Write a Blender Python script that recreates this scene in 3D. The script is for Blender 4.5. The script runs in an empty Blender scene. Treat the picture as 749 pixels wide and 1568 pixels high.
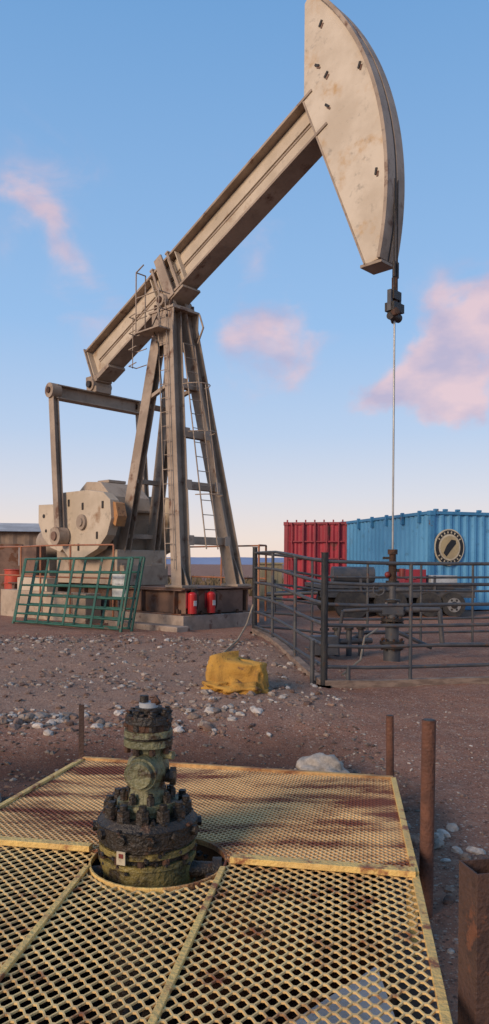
import bpy, math, random, bmesh
from mathutils import Vector, Matrix, noise
random.seed(7)
C=bpy.context
scene=C.scene
R=math.radians
# ---------------------------------------------------------------- materials
def wmat(name,c1,c2=None,rust=None,ramt=0.0,rough=.6,metal=0.0,scale=3.0,bump=.15,stretch=(1,1,1),spec=.4,soft=.08,bscale=60,f2=(.38,.64),dirt=1.0):
    m=bpy.data.materials.new(name); m.use_nodes=True
    n=m.node_tree.nodes; l=m.node_tree.links
    b=n['Principled BSDF']; b.inputs['Roughness'].default_value=rough
    b.inputs['Metallic'].default_value=metal
    b.inputs['Specular IOR Level'].default_value=spec
    tc=n.new('ShaderNodeTexCoord'); mp=n.new('ShaderNodeMapping')
    mp.inputs['Scale'].default_value=stretch
    l.new(tc.outputs['Object'],mp.inputs['Vector'])
    def mix(a,bv,f):
        x=n.new('ShaderNodeMix'); x.data_type='RGBA'
        if isinstance(a,tuple): x.inputs[6].default_value=(*a,1)
        else: l.new(a,x.inputs[6])
        if isinstance(bv,tuple): x.inputs[7].default_value=(*bv,1)
        else: l.new(bv,x.inputs[7])
        l.new(f,x.inputs[0]); return x.outputs[2]
    def nz(s,lo,hi,det=5,off=0,top=1.0):
        t=n.new('ShaderNodeTexNoise'); t.inputs['Scale'].default_value=s; t.inputs['Detail'].default_value=det
        t.inputs['Roughness'].default_value=.64
        v=n.new('ShaderNodeVectorMath'); v.operation='ADD'; v.inputs[1].default_value=(off,off*1.7,off*.3)
        l.new(mp.outputs[0],v.inputs[0]); l.new(v.outputs[0],t.inputs['Vector'])
        r=n.new('ShaderNodeMapRange'); r.interpolation_type='SMOOTHSTEP'
        r.inputs[1].default_value=lo; r.inputs[2].default_value=hi; r.inputs[4].default_value=top
        l.new(t.outputs[0],r.inputs[0]); return r.outputs[0]
    if c2 is None: c2=tuple(x*.7 for x in c1)
    col=mix(c1,c2,nz(scale,*f2))
    col=mix(col,tuple(x*.5 for x in c1),  nz(scale*7,.56,.8,4,9,dirt))
    if rust:
        lo=.70-.28*ramt
        col=mix(col,rust,nz(scale*1.7,lo,lo+soft,6,17))
    l.new(col,b.inputs['Base Color'])
    if bump:
        bt=n.new('ShaderNodeTexNoise'); bt.inputs['Scale'].default_value=bscale; bt.inputs['Detail'].default_value=3
        l.new(mp.outputs[0],bt.inputs['Vector'])
        bp=n.new('ShaderNodeBump'); bp.inputs['Strength'].default_value=bump; bp.inputs['Distance'].default_value=.02
        l.new(bt.outputs[0],bp.inputs['Height']); l.new(bp.outputs[0],b.inputs['Normal'])
    return m
RUST=(.12,.045,.02)
M={}
M['cream']=wmat('cream_paint',(.54,.44,.33),(.43,.345,.25),(.25,.14,.07),.5,.6,scale=.9,soft=.16)
M['gbox']=wmat('gearbox_paint',(.44,.34,.25),(.33,.25,.18),(.19,.10,.055),.55,.65,scale=1.3,soft=.16)
M['head']=wmat('head_paint',(.58,.49,.385),(.47,.385,.29),(.42,.24,.085),.62,.6,scale=.8,soft=.2)
M['leg']=wmat('leg_paint',(.37,.285,.215),(.26,.195,.145),(.14,.07,.04),.5,.65,scale=1.4,soft=.14)
M['brown']=wmat('brown_skid',(.20,.115,.08),(.12,.07,.05),RUST,.5,.75,scale=1.5)
M['conc']=wmat('concrete',(.36,.28,.225),(.23,.175,.14),(.15,.09,.07),.4,.9,scale=2,bump=.4)
M['black']=wmat('black_grease',(.020,.016,.013),(.036,.026,.019),(.07,.036,.019),.45,.5,scale=8,bump=.6)
M['dark']=wmat('dark_steel',(.055,.058,.066),(.09,.082,.08),(.10,.06,.04),.3,.5,scale=5)
M['fence']=wmat('fence_steel',(.045,.048,.056),(.08,.076,.074),(.12,.06,.035),.4,.5,scale=4)
M['green']=wmat('green_gate_paint',(.018,.075,.052),(.03,.11,.075),(.10,.07,.045),.4,.5,scale=3)
M['olive']=wmat('olive_wellhead',(.22,.205,.11),(.11,.11,.06),(.05,.030,.016),.78,.5,scale=6,bump=.6,soft=.15)
M['olivey']=wmat('yellow_wellhead',(.27,.20,.055),(.13,.105,.04),(.03,.021,.013),.78,.5,scale=5,bump=.6,soft=.15)
M['rusty']=wmat('rusty_bolts',(.085,.038,.021),(.038,.022,.014),(.15,.07,.033),.35,.75,scale=12,bump=.9)
M['post']=wmat('rusty_post',(.15,.062,.037),(.085,.038,.026),(.2,.1,.055),.35,.8,scale=5,bump=.5)
M['tube']=wmat('brown_tube',(.085,.044,.031),(.05,.028,.022),(.15,.058,.03),.4,.7,scale=5,bump=.4)
M['yellow']=wmat('yellow_grating_paint',(.78,.54,.23),(.66,.43,.18),(.26,.095,.038),.62,.6,scale=4,soft=.16)
M['yelbar']=wmat('yellow_bar_paint',(.76,.50,.16),(.64,.41,.14),(.27,.095,.038),.62,.6,scale=5,soft=.14,bump=.4)
M['yelrust']=wmat('rusted_yellow_panel',(.62,.37,.14),(.48,.27,.11),(.16,.045,.022),.98,.75,scale=1.4,soft=.17,stretch=(.55,2.0,1),bump=.6)
M['yelmesh']=wmat('rusted_yellow_mesh',(.82,.54,.25),(.70,.43,.19),(.20,.058,.028),.94,.7,scale=1.4,soft=.17,stretch=(.55,2.0,1))
M['blue']=wmat('blue_container_paint',(.10,.31,.52),(.075,.26,.45),(.07,.14,.21),.38,.5,scale=.7,soft=.2)
M['bluef']=wmat('blue_frame_paint',(.06,.23,.41),(.045,.18,.34),RUST,.3,.5,scale=2)
M['red']=wmat('red_container_paint',(.40,.036,.055),(.30,.03,.045),(.16,.04,.035),.35,.5,scale=1)
M['redf']=wmat('red_frame_paint',(.28,.027,.04),(.2,.025,.035),None,0,.5,scale=2)
M['ext']=wmat('extinguisher_red',(.45,.018,.018),(.34,.02,.02),None,0,.35,scale=4,bump=0)
M['vred']=wmat('valve_red',(.20,.03,.025),(.13,.025,.02),(.05,.03,.02),.4,.5,scale=4)
M['orange']=wmat('orange_rail_paint',(.38,.15,.07),(.28,.12,.07),RUST,.3,.6,scale=5)
M['orange2']=wmat('orange_guard',(.42,.20,.075),(.33,.17,.08),RUST,.4,.6,scale=5)
M['redor']=wmat('red_drum',(.50,.065,.03),(.38,.055,.03),(.2,.06,.03),.3,.5,scale=3)
M['white']=wmat('white_sign',(.56,.57,.56),(.40,.41,.40),None,0,.5,scale=5,bump=0)
M['lcream']=wmat('logo_cream',(.55,.47,.33),(.40,.33,.23),None,0,.5,scale=3,bump=0)
M['lblack']=wmat('logo_black',(.02,.02,.022),None,None,0,.5,bump=0)
M['rubber']=wmat('rubber',(.025,.025,.027),(.05,.045,.04),None,0,.8,scale=8)
M['rim']=wmat('wheel_rim',(.26,.25,.24),(.16,.14,.125),None,0,.5,scale=8,metal=.2)
M['shed']=wmat('weathered_shed',(.26,.185,.135),(.17,.12,.09),RUST,.4,.8,scale=1)
M['roof']=wmat('shed_roof',(.48,.45,.43),(.33,.30,.28),None,0,.6,scale=1)
M['cloth']=wmat('yellow_cloth',(.50,.265,.05),(.37,.19,.04),(.20,.105,.045),.45,.9,scale=4,bump=.7)
M['tan']=wmat('tan_cabinet',(.43,.33,.18),(.34,.26,.15),None,0,.6,scale=2)
M['timber']=wmat('timber_sill',(.28,.20,.15),(.16,.11,.085),None,0,.9,scale=5,stretch=(1,1,4),bump=.5)
M['rope']=wmat('rope',(.40,.29,.19),None,None,0,.9)
M['wire']=wmat('steel_rod',(.38,.37,.35),(.3,.29,.28),None,0,.35,metal=.5,bump=0)
M['grey']=wmat('grey_sheet',(.40,.41,.42),(.29,.30,.31),(.15,.12,.10),.35,.6,scale=3)
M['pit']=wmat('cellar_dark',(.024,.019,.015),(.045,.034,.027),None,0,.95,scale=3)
M['hill']=wmat('distant_hill',(.24,.29,.43),(.20,.24,.36),None,0,1,scale=.004,bump=0)  # bluish distance haze is painted into the hill colour
M['scrub']=wmat('dry_scrub',(.17,.12,.07),(.10,.08,.045),None,0,1,scale=1,bump=0)

# ---------------------------------------------------------------- builder
def bm_fix(me):
    bm=bmesh.new(); bm.from_mesh(me); bmesh.ops.recalc_face_normals(bm,faces=bm.faces); bm.to_mesh(me); bm.free()
class B:
    def __init__(s): s.v=[];s.f=[];s.m=[];s.s=[];s.mats=[]
    def mi(s,k):
        if k not in s.mats: s.mats.append(k)
        return s.mats.index(k)
    def add(s,vs,fs,k,sm=False):
        o=len(s.v); s.v+= [tuple(x) for x in vs]; i=s.mi(k)
        for f in fs: s.f.append([o+a for a in f]); s.m.append(i); s.s.append(sm)
    def frame(s,o,X,Y,Z,hx,hy,hz,k):
        o=Vector(o); vs=[o+X*(a*hx)+Y*(b*hy)+Z*(c*hz) for a in(-1,1) for b in(-1,1) for c in(-1,1)]
        s.add(vs,[(0,1,3,2),(4,6,7,5),(0,4,5,1),(2,3,7,6),(0,2,6,4),(1,5,7,3)],k)
    def box(s,c,sz,k,rz=0,M3=None):
        m=M3 if M3 is not None else Matrix.Rotation(rz,3,'Z')
        s.frame(c,m@Vector((1,0,0)),m@Vector((0,1,0)),m@Vector((0,0,1)),sz[0]/2,sz[1]/2,sz[2]/2,k)
    def bx(s,x0,x1,y0,y1,z0,z1,k): s.box(((x0+x1)/2,(y0+y1)/2,(z0+z1)/2),(x1-x0,y1-y0,z1-z0),k)
    def ax(s,p0,p1,up):
        p0=Vector(p0);p1=Vector(p1);d=(p1-p0);L=d.length;d/=L;u=Vector(up)
        if abs(d.dot(u))>.98: u=Vector((1,0,0)) if abs(d.x)<.9 else Vector((0,1,0))
        sd=d.cross(u).normalized(); u=sd.cross(d).normalized(); return p0,p1,d,L,sd,u
    def bar(s,p0,p1,w,h,k,up=(0,0,1)):
        p0,p1,d,L,sd,u=s.ax(p0,p1,up); s.frame((p0+p1)/2,d,sd,u,L/2,w/2,h/2,k)
    def ibeam(s,p0,p1,w,h,k,up=(0,0,1),t=.03,web=None):
        p0,p1,d,L,sd,u=s.ax(p0,p1,up); c=(p0+p1)/2
        s.frame(c,d,sd,u,L/2,(web or t)/2,h/2-t,k)
        s.frame(c+u*(h/2-t/2),d,sd,u,L/2,w/2,t/2,k); s.frame(c-u*(h/2-t/2),d,sd,u,L/2,w/2,t/2,k)
    def cyl(s,p0,p1,r,k,r1=None,n=20,sm=True):
        r1=r if r1 is None else r1
        p0,p1,d,L,sd,u=s.ax(p0,p1,(0,0,1))
        vs=[]
        for p,q in((p0,r),(p1,r1)):
            for i in range(n):
                a=2*math.pi*i/n; vs.append(p+sd*(q*math.cos(a))+u*(q*math.sin(a)))
        s.add(vs,[(i,(i+1)%n,n+(i+1)%n,n+i) for i in range(n)],k,sm)
        s.add(vs[:n],[tuple(range(n))],k); s.add(vs[n:],[tuple(range(n))],k)
    def tube(s,pts,r,k,n=8):
        for a,b in zip(pts[:-1],pts[1:]): s.cyl(a,b,r,k,n=n)
    def ring(s,c,R0,r,k,axis='Z',n=28,m=8,a0=0,a1=2*math.pi):
        pts=[]
        for i in range(n+1):
            a=a0+(a1-a0)*i/n
            x,y=R0*math.cos(a),R0*math.sin(a)
            pts.append(Vector(c)+{'Z':Vector((x,y,0)),'Y':Vector((x,0,y)),'X':Vector((0,x,y))}[axis])
        s.tube(pts,r,k,m)
    def prism(s,poly,y0,y1,k):
        n=len(poly); vs=[(x,y0,z) for x,z in poly]+[(x,y1,z) for x,z in poly]
        s.add(vs,[tuple(range(n)),tuple(range(2*n-1,n-1,-1))]+[(i,n+i,n+(i+1)%n,(i+1)%n) for i in range(n)],k)
    def sph(s,c,r,k,nu=16,nv=10,sc=(1,1,1),jit=0):
        vs=[];fs=[];c=Vector(c)
        for j in range(nv+1):
            t=math.pi*j/nv
            for i in range(nu):
                a=2*math.pi*i/nu
                p=Vector((math.sin(t)*math.cos(a),math.sin(t)*math.sin(a),math.cos(t)))
                q=r*(1+jit*noise.noise(p*1.7+c*3)) if jit else r
                vs.append(c+Vector((p.x*sc[0],p.y*sc[1],p.z*sc[2]))*q)
        for j in range(nv):
            for i in range(nu): fs.append((j*nu+i,(j+1)*nu+i,(j+1)*nu+(i+1)%nu,j*nu+(i+1)%nu))
        s.add(vs,fs,k,True)
    def obj(s,name,parent=None,loc=(0,0,0),rot=(0,0,0),bevel=0):
        me=bpy.data.meshes.new(name); me.from_pydata(s.v,[],s.f)
        for k in s.mats: me.materials.append(M[k])
        me.polygons.foreach_set('material_index',s.m); me.polygons.foreach_set('use_smooth',s.s)
        bm_fix(me)
        o=bpy.data.objects.new(name,me); C.collection.objects.link(o); o.location=loc;o.rotation_euler=rot
        if parent: o.parent=parent
        if bevel:
            b=o.modifiers.new('bev','BEVEL'); b.width=bevel; b.segments=2; b.limit_method='ANGLE'; b.angle_limit=R(50)
        return o
def empty(name,loc=(0,0,0),rot=(0,0,0)):
    e=bpy.data.objects.new(name,None); C.collection.objects.link(e); e.location=loc; e.rotation_euler=rot; return e
def ss(x,a,b):
    t=max(0,min(1,(x-a)/(b-a))); return t*t*(3-2*t)

# ---------------------------------------------------------------- grating outline (world metres)
FL=(-1.046,4.918); FR=(.905,4.517); NR=(.722,3.128); NL=(-1.377,3.497); BR=(.455,1.2); BL=(-1.88,1.55)
def inpoly(x,y,P):
    r=False;n=len(P)
    for i in range(n):
        x1,y1=P[i];x2,y2=P[(i+1)%n]
        if (y1>y)!=(y2>y) and x<(x2-x1)*(y-y1)/(y2-y1)+x1: r=not r
    return r
PIT=[(-1.0,4.82),(.84,4.44),(.65,3.12),(.40,1.28),(-1.82,1.62),(-1.32,3.5)]
# ---------------------------------------------------------------- ground
def h0(x,y):
    side=ss(x,.3,1.7)*(1-ss(y,14.5,19))
    z=.32*ss(y,8.2,12.6)*(1-side*.85)
    left=1-ss(x,.2,1.6)
    z-= .16*math.exp(-((y-6.5-.12*x)/.7)**2)*left
    z+= .10*math.exp(-((y-8.6)/.8)**2)*left
    return z
def h(x,y):
    z=h0(x,y)
    if y<60:
        z+=.03*noise.noise(Vector((x*.9,y*.9,0)))+.02*noise.noise(Vector((x*3.1,y*3.1,4)))
        if y<16: z+=.012*noise.noise(Vector((x*9,y*9,7)))
    return z
def axisv(a,b,st,lo,hi,g=1.13):
    v=[a+i*st for i in range(int(round((b-a)/st))+1)]
    s=st;p=v[-1]
    while p<hi: s*=g;p+=s;v.append(p)
    s=st;p=v[0];w=[]
    while p>lo: s*=g;p-=s;w.append(p)
    return w[::-1]+v
xs=axisv(-6,6,.07,-5000,5000); ys=axisv(.5,14,.07,-60,6000)
gv=[];damp=[];slope=[]
for y in ys:
    for x in xs:
        z=h(x,y) if abs(x)<80 and y<80 else .28
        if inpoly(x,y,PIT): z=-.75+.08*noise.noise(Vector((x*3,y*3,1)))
        gv.append((x,y,z))
        nn=.35*noise.noise(Vector((x*1.3,y*1.3,5)))
        d=math.exp(-((y-6.35-.12*x+nn)/.85)**2)*(1-ss(x,.4,1.5))
        d=max(d,.8*math.exp(-((y-5.2)/.8)**2)*(1-ss(x,1.0,1.6)))
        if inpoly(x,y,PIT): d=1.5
        damp.append(d)
        slope.append(ss(y+nn*2,7.2,8.2)*(1-ss(y+nn*2,11.8,13))*(1-ss(x+nn*2,.4,1.5)))
W=len(xs)
gf=[(j*W+i,j*W+i+1,(j+1)*W+i+1,(j+1)*W+i) for j in range(len(ys)-1) for i in range(W-1)]
me=bpy.data.meshes.new('ground'); me.from_pydata(gv,[],gf); me.polygons.foreach_set('use_smooth',[True]*len(gf))
at=me.attributes.new('damp','FLOAT','POINT'); at.data.foreach_set('value',damp)
at=me.attributes.new('stony','FLOAT','POINT'); at.data.foreach_set('value',slope)
g=bpy.data.objects.new('ground',me); C.collection.objects.link(g)
m=bpy.data.materials.new('gravel_dirt'); m.use_nodes=True; n=m.node_tree.nodes;l=m.node_tree.links
b=n['Principled BSDF']; b.inputs['Roughness'].default_value=.95; b.inputs['Specular IOR Level'].default_value=.15
tc=n.new('ShaderNodeTexCoord')
def N(s,d=6,r=.6):
    t=n.new('ShaderNodeTexNoise');t.inputs['Scale'].default_value=s;t.inputs['Detail'].default_value=d;t.inputs['Roughness'].default_value=r
    l.new(tc.outputs['Object'],t.inputs['Vector']);return t.outputs[0]
def MR(i,a,b_,c=0,d=1):
    r=n.new('ShaderNodeMapRange');r.inputs[1].default_value=a;r.inputs[2].default_value=b_;r.inputs[3].default_value=c;r.inputs[4].default_value=d
    l.new(i,r.inputs[0]);return r.outputs[0]
def MX(a,bb,f):
    x=n.new('ShaderNodeMix');x.data_type='RGBA'
    for i,q in((6,a),(7,bb)):
        if isinstance(q,tuple): x.inputs[i].default_value=(*q,1)
        else: l.new(q,x.inputs[i])
    l.new(f,x.inputs[0]);return x.outputs[2]
def MUL(a,bb):
    x=n.new('ShaderNodeMath');x.operation='MULTIPLY';l.new(a,x.inputs[0]);l.new(bb,x.inputs[1]);return x.outputs[0]
c=MX((.35,.175,.115),(.24,.115,.078),MR(N(.6),.35,.65))
ad2=n.new('ShaderNodeAttribute'); ad2.attribute_name='stony'
c=MX(c,(.33,.215,.155),MR(ad2.outputs['Fac'],0,1,0,.7))
c=MX(c,(.42,.26,.185),MR(N(5,7,.7),.52,.74))
c=MX(c,(.12,.06,.042),MR(N(14,5,.7),.54,.72))
for sc_,colr,lo in((38,(.46,.34,.27),.80),(75,(.42,.29,.22),.70),(52,(.13,.075,.058),.75)):
    vo=n.new('ShaderNodeTexVoronoi'); vo.inputs['Scale'].default_value=sc_; l.new(tc.outputs['Object'],vo.inputs['Vector'])
    sp=n.new('ShaderNodeSeparateColor'); l.new(vo.outputs['Color'],sp.inputs[0])
    c=MX(c,colr,MUL(MR(sp.outputs[0],lo,lo+.08),MR(vo.outputs['Distance'],.45,.3)))
ad=n.new('ShaderNodeAttribute'); ad.attribute_name='damp'
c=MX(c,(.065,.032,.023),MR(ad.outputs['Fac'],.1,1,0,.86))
l.new(c,b.inputs['Base Color'])
bp=n.new('ShaderNodeBump');bp.inputs['Strength'].default_value=.8;bp.inputs['Distance'].default_value=.03
l.new(N(35,5,.75),bp.inputs['Height']);l.new(bp.outputs[0],b.inputs['Normal'])
me.materials.append(m)

# ---------------------------------------------------------------- rocks
def ico(k):
    bm=bmesh.new(); bmesh.ops.create_icosphere(bm,subdivisions=k,radius=1); bm.verts.ensure_lookup_table()
    q=([v.co.copy() for v in bm.verts],[[v.index for v in f.verts] for f in bm.faces]); bm.free(); return q
ico2=ico(2); ico1=ico(1); ico3=ico(4)
rm=bpy.data.materials.new('rock'); rm.use_nodes=True; n=rm.node_tree.nodes;l=rm.node_tree.links
b=n['Principled BSDF'];b.inputs['Roughness'].default_value=.9
tc=n.new('ShaderNodeTexCoord'); at=n.new('ShaderNodeAttribute');at.attribute_name='Col'
mu=n.new('ShaderNodeMix');mu.data_type='RGBA';mu.blend_type='MULTIPLY';mu.inputs[0].default_value=1
l.new(at.outputs['Color'],mu.inputs[6]); cr=n.new('ShaderNodeCombineColor')
x=MR(N(22,5,.7),.3,.7,.5,1.1)
for i in range(3): l.new(x,cr.inputs[i])
l.new(cr.outputs[0],mu.inputs[7]); l.new(mu.outputs[2],b.inputs['Base Color'])
bp=n.new('ShaderNodeBump');bp.inputs['Strength'].default_value=.5;bp.inputs['Distance'].default_value=.01
l.new(N(60,3),bp.inputs['Height']);l.new(bp.outputs[0],b.inputs['Normal'])
def rocks(name,lst,smooth=False):
    V=[];F=[];Cc=[]
    for (x,y,z,s,col,hi) in lst:
        src=ico3 if hi==2 else ico2 if hi else ico1; o=len(V)
        mat=Matrix.Rotation(random.random()*6.3,3,'Z')@Matrix.Rotation(random.uniform(-.5,.5),3,'X')
        sc=Vector((s*random.uniform(.8,1.35),s*random.uniform(.7,1.1),s*random.uniform(.45,.8))); sd=random.random()*100
        for v in src[0]:
            k=1+.5*noise.noise(v*1.3+Vector((sd,0,0)))+.18*noise.noise(v*3.3+Vector((sd,4,0)))
            if not hi: k*=random.uniform(.8,1.2)
            p=mat@Vector((v.x*sc.x*k,v.y*sc.y*k,v.z*sc.z*k)); V.append((x+p.x,y+p.y,z+p.z)); Cc+=[*col,1]
        F+=[[o+a for a in f] for f in src[1]]
    me=bpy.data.meshes.new(name);me.from_pydata(V,[],F); a=me.attributes.new('Col','FLOAT_COLOR','POINT'); a.data.foreach_set('color',Cc)
    if smooth: me.polygons.foreach_set('use_smooth',[True]*len(F))
    me.materials.append(rm); o=bpy.data.objects.new(name,me);C.collection.objects.link(o);return o
def rcol(w=0):
    a=random.choice([(.34,.26,.205),(.31,.22,.165),(.25,.16,.12),(.40,.32,.26),(.30,.185,.13),(.19,.11,.08)])
    if w and random.random()<w: a=(.54,.47,.41)
    k=random.uniform(.7,1.1); return tuple(q*k for q in a)
L=[]
for i in range(7500):   # rubble slope
    y=7.2+6.2*random.random()**1.15; x=random.uniform(-6,1.6)
    dens=(1-ss(x,-.2,1.5))*.9+.1
    dens*= .30+.70*ss(noise.noise(Vector((x*.8,y*.8,11))),-.2,.2)
    if random.random()>dens: continue
    s=.008+.034*random.random()**3.5
    L.append((x,y,h(x,y)+s*.1,s,rcol(.10),s>.025))
for i in range(420):    # pale cobbles at toe of slope
    x=random.uniform(-5,.2); y=7.8+.12*x+random.gauss(0,.2)
    if x>-1.6 and random.random()<.6: continue
    s=.018+.045*random.random()**1.8
    L.append((x,y,h(x,y)+s*.2,s,rcol(.5),True))
for i in range(110):
    x=random.uniform(-.6,1.1); y=random.uniform(8.2,11.5); s=.018+.04*random.random()**2
    L.append((x,y,h(x,y)+s*.2,s,rcol(.35),True))
for i in range(240):
    x=random.uniform(-5,0); y=random.gauss(12.2,.3); s=.012+.035*random.random()**2
    L.append((x,y,h(x,y)+s*.2,s,rcol(.35),True))
for i in range(3600):   # loose gravel at right
    x=random.uniform(.6,4.0); y=random.uniform(2.2,9)
    if inpoly(x,y,[FL,FR,NR,BR,BL,NL]): continue
    s=.004+.013*random.random()**3
    L.append((x,y,h(x,y)+s*.1,s,rcol(.06),False))
for i in range(2000):
    x=random.uniform(-3,1.2); y=random.uniform(4.9,7.5); s=.005+.022*random.random()**3
    L.append((x,y,h(x,y)+s*.1,s,tuple(q*.5 for q in rcol(.1)),False))
for i in range(34):
    x=random.uniform(.95,1.4); y=random.uniform(2.6,4.6); s=random.uniform(.015,.045)
    L.append((x,y,h(x,y)+s*.2,s,rcol(.35),True))
rocks('gravel_rubble',L)
rocks('boulder',[(.62,5.72,h(.62,5.72)+.04,.165,(.42,.36,.30),2)],True)
rocks('boulder',[(-1.68,5.0,h(-1.7,5.0)+.02,.09,(.3,.25,.2),2)],True)

# ---------------------------------------------------------------- expanded metal grating
GP=empty('steel_grating_platform')
HC=(-.365,3.28); HR=.295
def strand_mesh(name,poly,w,hh,t,th,z,k,ang,hole=True,bond=.22):
    e=Vector((math.cos(ang),-math.sin(ang),0)); d=Vector((math.sin(ang),math.cos(ang),0))
    xs_=[p[0] for p in poly]; ys_=[p[1] for p in poly]
    cx,cy=NR; bb=B()
    def seg(a,c2):
        mx,my=((a.x+c2.x)/2,(a.y+c2.y)/2)
        if not inpoly(mx,my,poly): return
        if hole and (mx-HC[0])**2+(my-HC[1])**2<(HR+.01)**2: return
        dd=(c2-a).normalized()*(t*.3); bb.bar(a-dd,c2+dd,t,th,k)
    nx=int(4.2/w)+2; ny=int(3.2/hh)+2
    for j in range(-ny,ny):
        y0=j*hh
        for i in range(-nx,int(1.6/w)):
            sgn=1 if j%2==0 else -1
            up=y0+sgn*(hh/2-t*.25); dn=y0-sgn*(hh/2-t*.25)
            x0=i*w
            P=[(x0,up),(x0+w*bond,up),(x0+w*.5,dn),(x0+w*(.5+bond),dn),(x0+w,up)]
            Q=[]
            for p in P:
                q=Vector((cx,cy,z))+e*p[0]+d*p[1]; q.z+=.006*noise.noise(Vector((q.x*1.7,q.y*1.7,2))); Q.append(q)
            if not (min(xs_)-.1<Q[0].x<max(xs_)+.1 and min(ys_)-.1<Q[0].y<max(ys_)+.1): continue
            for a,c2 in zip(Q[:-1],Q[1:]): seg(a,c2)
    return bb.obj(name,GP)
strand_mesh('expanded_metal_mesh',[NL,NR,BR,BL],.060,.029,.0056,.007,.300,'yellow',R(7.6))
strand_mesh('fine_expanded_mesh',[FL,FR,NR,NL],.036,.018,.0050,.004,.312,'yelmesh',R(10))
b=B()
def sheet(b,poly,z0,z1,k):
    arr=[(x,y,z1) for x,y in poly]+[(x,y,z0) for x,y in poly]; nn=len(poly)
    b.add(arr,[tuple(range(nn)),tuple(range(2*nn-1,nn-1,-1))]+[(i,nn+i,nn+(i+1)%nn,(i+1)%nn) for i in range(nn)],k)
def foldpt(x): return (x,NR[1]+(x-NR[0])*(NL[1]-NR[1])/(NL[0]-NR[0]))
arc=[]
for i in range(25):
    a=R(-14+ (194-(-14))*i/24); arc.append((HC[0]+HR*math.cos(a),HC[1]+HR*math.sin(a)))
arc=[p for p in arc if p[1]>foldpt(p[0])[1]+.004]
sheet(b,[FL,FR,NR,foldpt(arc[0][0])]+arc+[foldpt(arc[-1][0]),NL],.298,.309,'yelrust')
def flat(p,q,w,z,th,k): b.bar((p[0],p[1],z),(q[0],q[1],z),w,th,k)
flat(FL,FR,.03,.316,.03,'yelrust'); flat(FR,NR,.03,.312,.03,'yelbar'); flat(FL,NL,.03,.312,.03,'yelbar')
flat(NR,BR,.030,.302,.02,'yelbar'); flat(NL,BL,.032,.302,.02,'yelbar')
flat(foldpt(HC[0]+HR+.02),(NR[0],NR[1]),.050,.322,.026,'yelbar'); flat(NL,foldpt(HC[0]-HR-.02),.045,.322,.026,'yelbar')
flat((-.082,3.20),(-.36,1.4),.024,.3045,.018,'yelbar'); flat((-.66,3.2),(-.86,1.45),.024,.3045,.018,'yelbar')
for i in range(36):
    a0=2*math.pi*i/36;a1=2*math.pi*(i+1)/36
    k='yelbar' if 16<i<28 else 'yelrust'
    b.bar((HC[0]+HR*math.cos(a0),HC[1]+HR*math.sin(a0),.297),(HC[0]+HR*math.cos(a1),HC[1]+HR*math.sin(a1),.297),.010,.026,k)
for p in (FL,FR,NR,NL,BR,BL):
    q=(p[0]*.97+.0,p[1]-.04); b.bar((q[0],q[1],-.1),(q[0],q[1],.285),.04,.04,'yelbar')
b.obj('frame',GP,bevel=.002)
b=B()
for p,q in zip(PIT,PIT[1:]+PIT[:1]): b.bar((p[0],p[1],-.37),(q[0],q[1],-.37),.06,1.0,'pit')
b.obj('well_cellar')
b=B()
sheet(b,[(.49,2.72),(.50,2.1),(.40,1.95),(.0,2.1),(.10,2.32)],.14,.15,'grey')
b.tube([(-1.3,2.9,-.35),(-.4,2.8,-.35),(.5,2.6,-.35)],.05,'rusty'); b.tube([(-.42,3.2,-.2),(-.5,2.2,-.2),(-.6,1.5,-.2)],.04,'black')
b.obj('cellar_cover_sheet')

# ---------------------------------------------------------------- foreground wellhead
b=B(); wx,wy=-.42,3.33
def D(z0,z1,r,k,r1=None,n=40): b.cyl((wx,wy,z0),(wx,wy,z1),r,k,r1,n)
def bolts(z0,z1,R0,r,nb,k,nn=6,ph=0):
    for i in range(nb):
        a=2*math.pi*(i+ph)/nb; x=wx+R0*math.cos(a);y=wy+R0*math.sin(a); zz=z1+random.uniform(-.006,.006)
        b.cyl((x,y,z0),(x,y,zz),r,k,r*.94,n=nn,sm=False); b.cyl((x,y,zz),(x,y,zz+r*.7),r*.55,k,n=8)
D(-.7,.20,.17,'black'); D(.18,.215,.215,'olivey');D(.215,.315,.205,'olivey'); D(.315,.335,.215,'olivey'); D(.335,.36,.19,'black')
D(.36,.385,.212,'olivey'); D(.385,.405,.20,'black'); D(.405,.475,.220,'black',.220); D(.475,.505,.214,'black',.19)
bolts(.505,.552,.168,.031,12,'black'); bolts(.335,.36,.20,.018,12,'rusty')
for i in range(12):
    a=2*math.pi*(i+.3)/12
    b.cyl((wx+.2*math.cos(a),wy+.2*math.sin(a),.45),(wx+.238*math.cos(a),wy+.238*math.sin(a),.45),.022,'black',n=6,sm=False)
D(.50,.535,.125,'olive'); D(.535,.56,.135,'olive'); bolts(.56,.595,.105,.019,8,'black',6,.3)
D(.56,.62,.09,'olive',.072); D(.62,.79,.070,'olive'); b.sph((wx,wy,.70),.094,'olive',24,16,(1,.95,.95))
dx,dy=-.12,-.99
b.cyl((wx,wy,.70),(wx+dx*.14,wy+dy*.14,.70),.075,'olive',.070,28); b.cyl((wx+dx*.14,wy+dy*.14,.70),(wx+dx*.162,wy+dy*.162,.70),.060,'olive',.052,28)
b.cyl((wx+.03,wy,.665),(wx+.11,wy-.02,.665),.028,'black'); b.cyl((wx+.10,wy-.02,.665),(wx+.125,wy-.02,.665),.040,'black',n=8,sm=False)
b.cyl((wx+.03,wy,.76),(wx+.115,wy-.04,.76),.018,'olive');
D(.785,.80,.075,'olive'); D(.80,.83,.108,'olive'); D(.83,.842,.09,'black'); D(.842,.868,.108,'olive',.106)
D(.868,.90,.095,'rusty'); D(.90,.935,.105,'black',.10); bolts(.872,.945,.085,.020,8,'black',6,.4); bolts(.77,.80,.092,.015,8,'rusty',6,.4)
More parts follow.
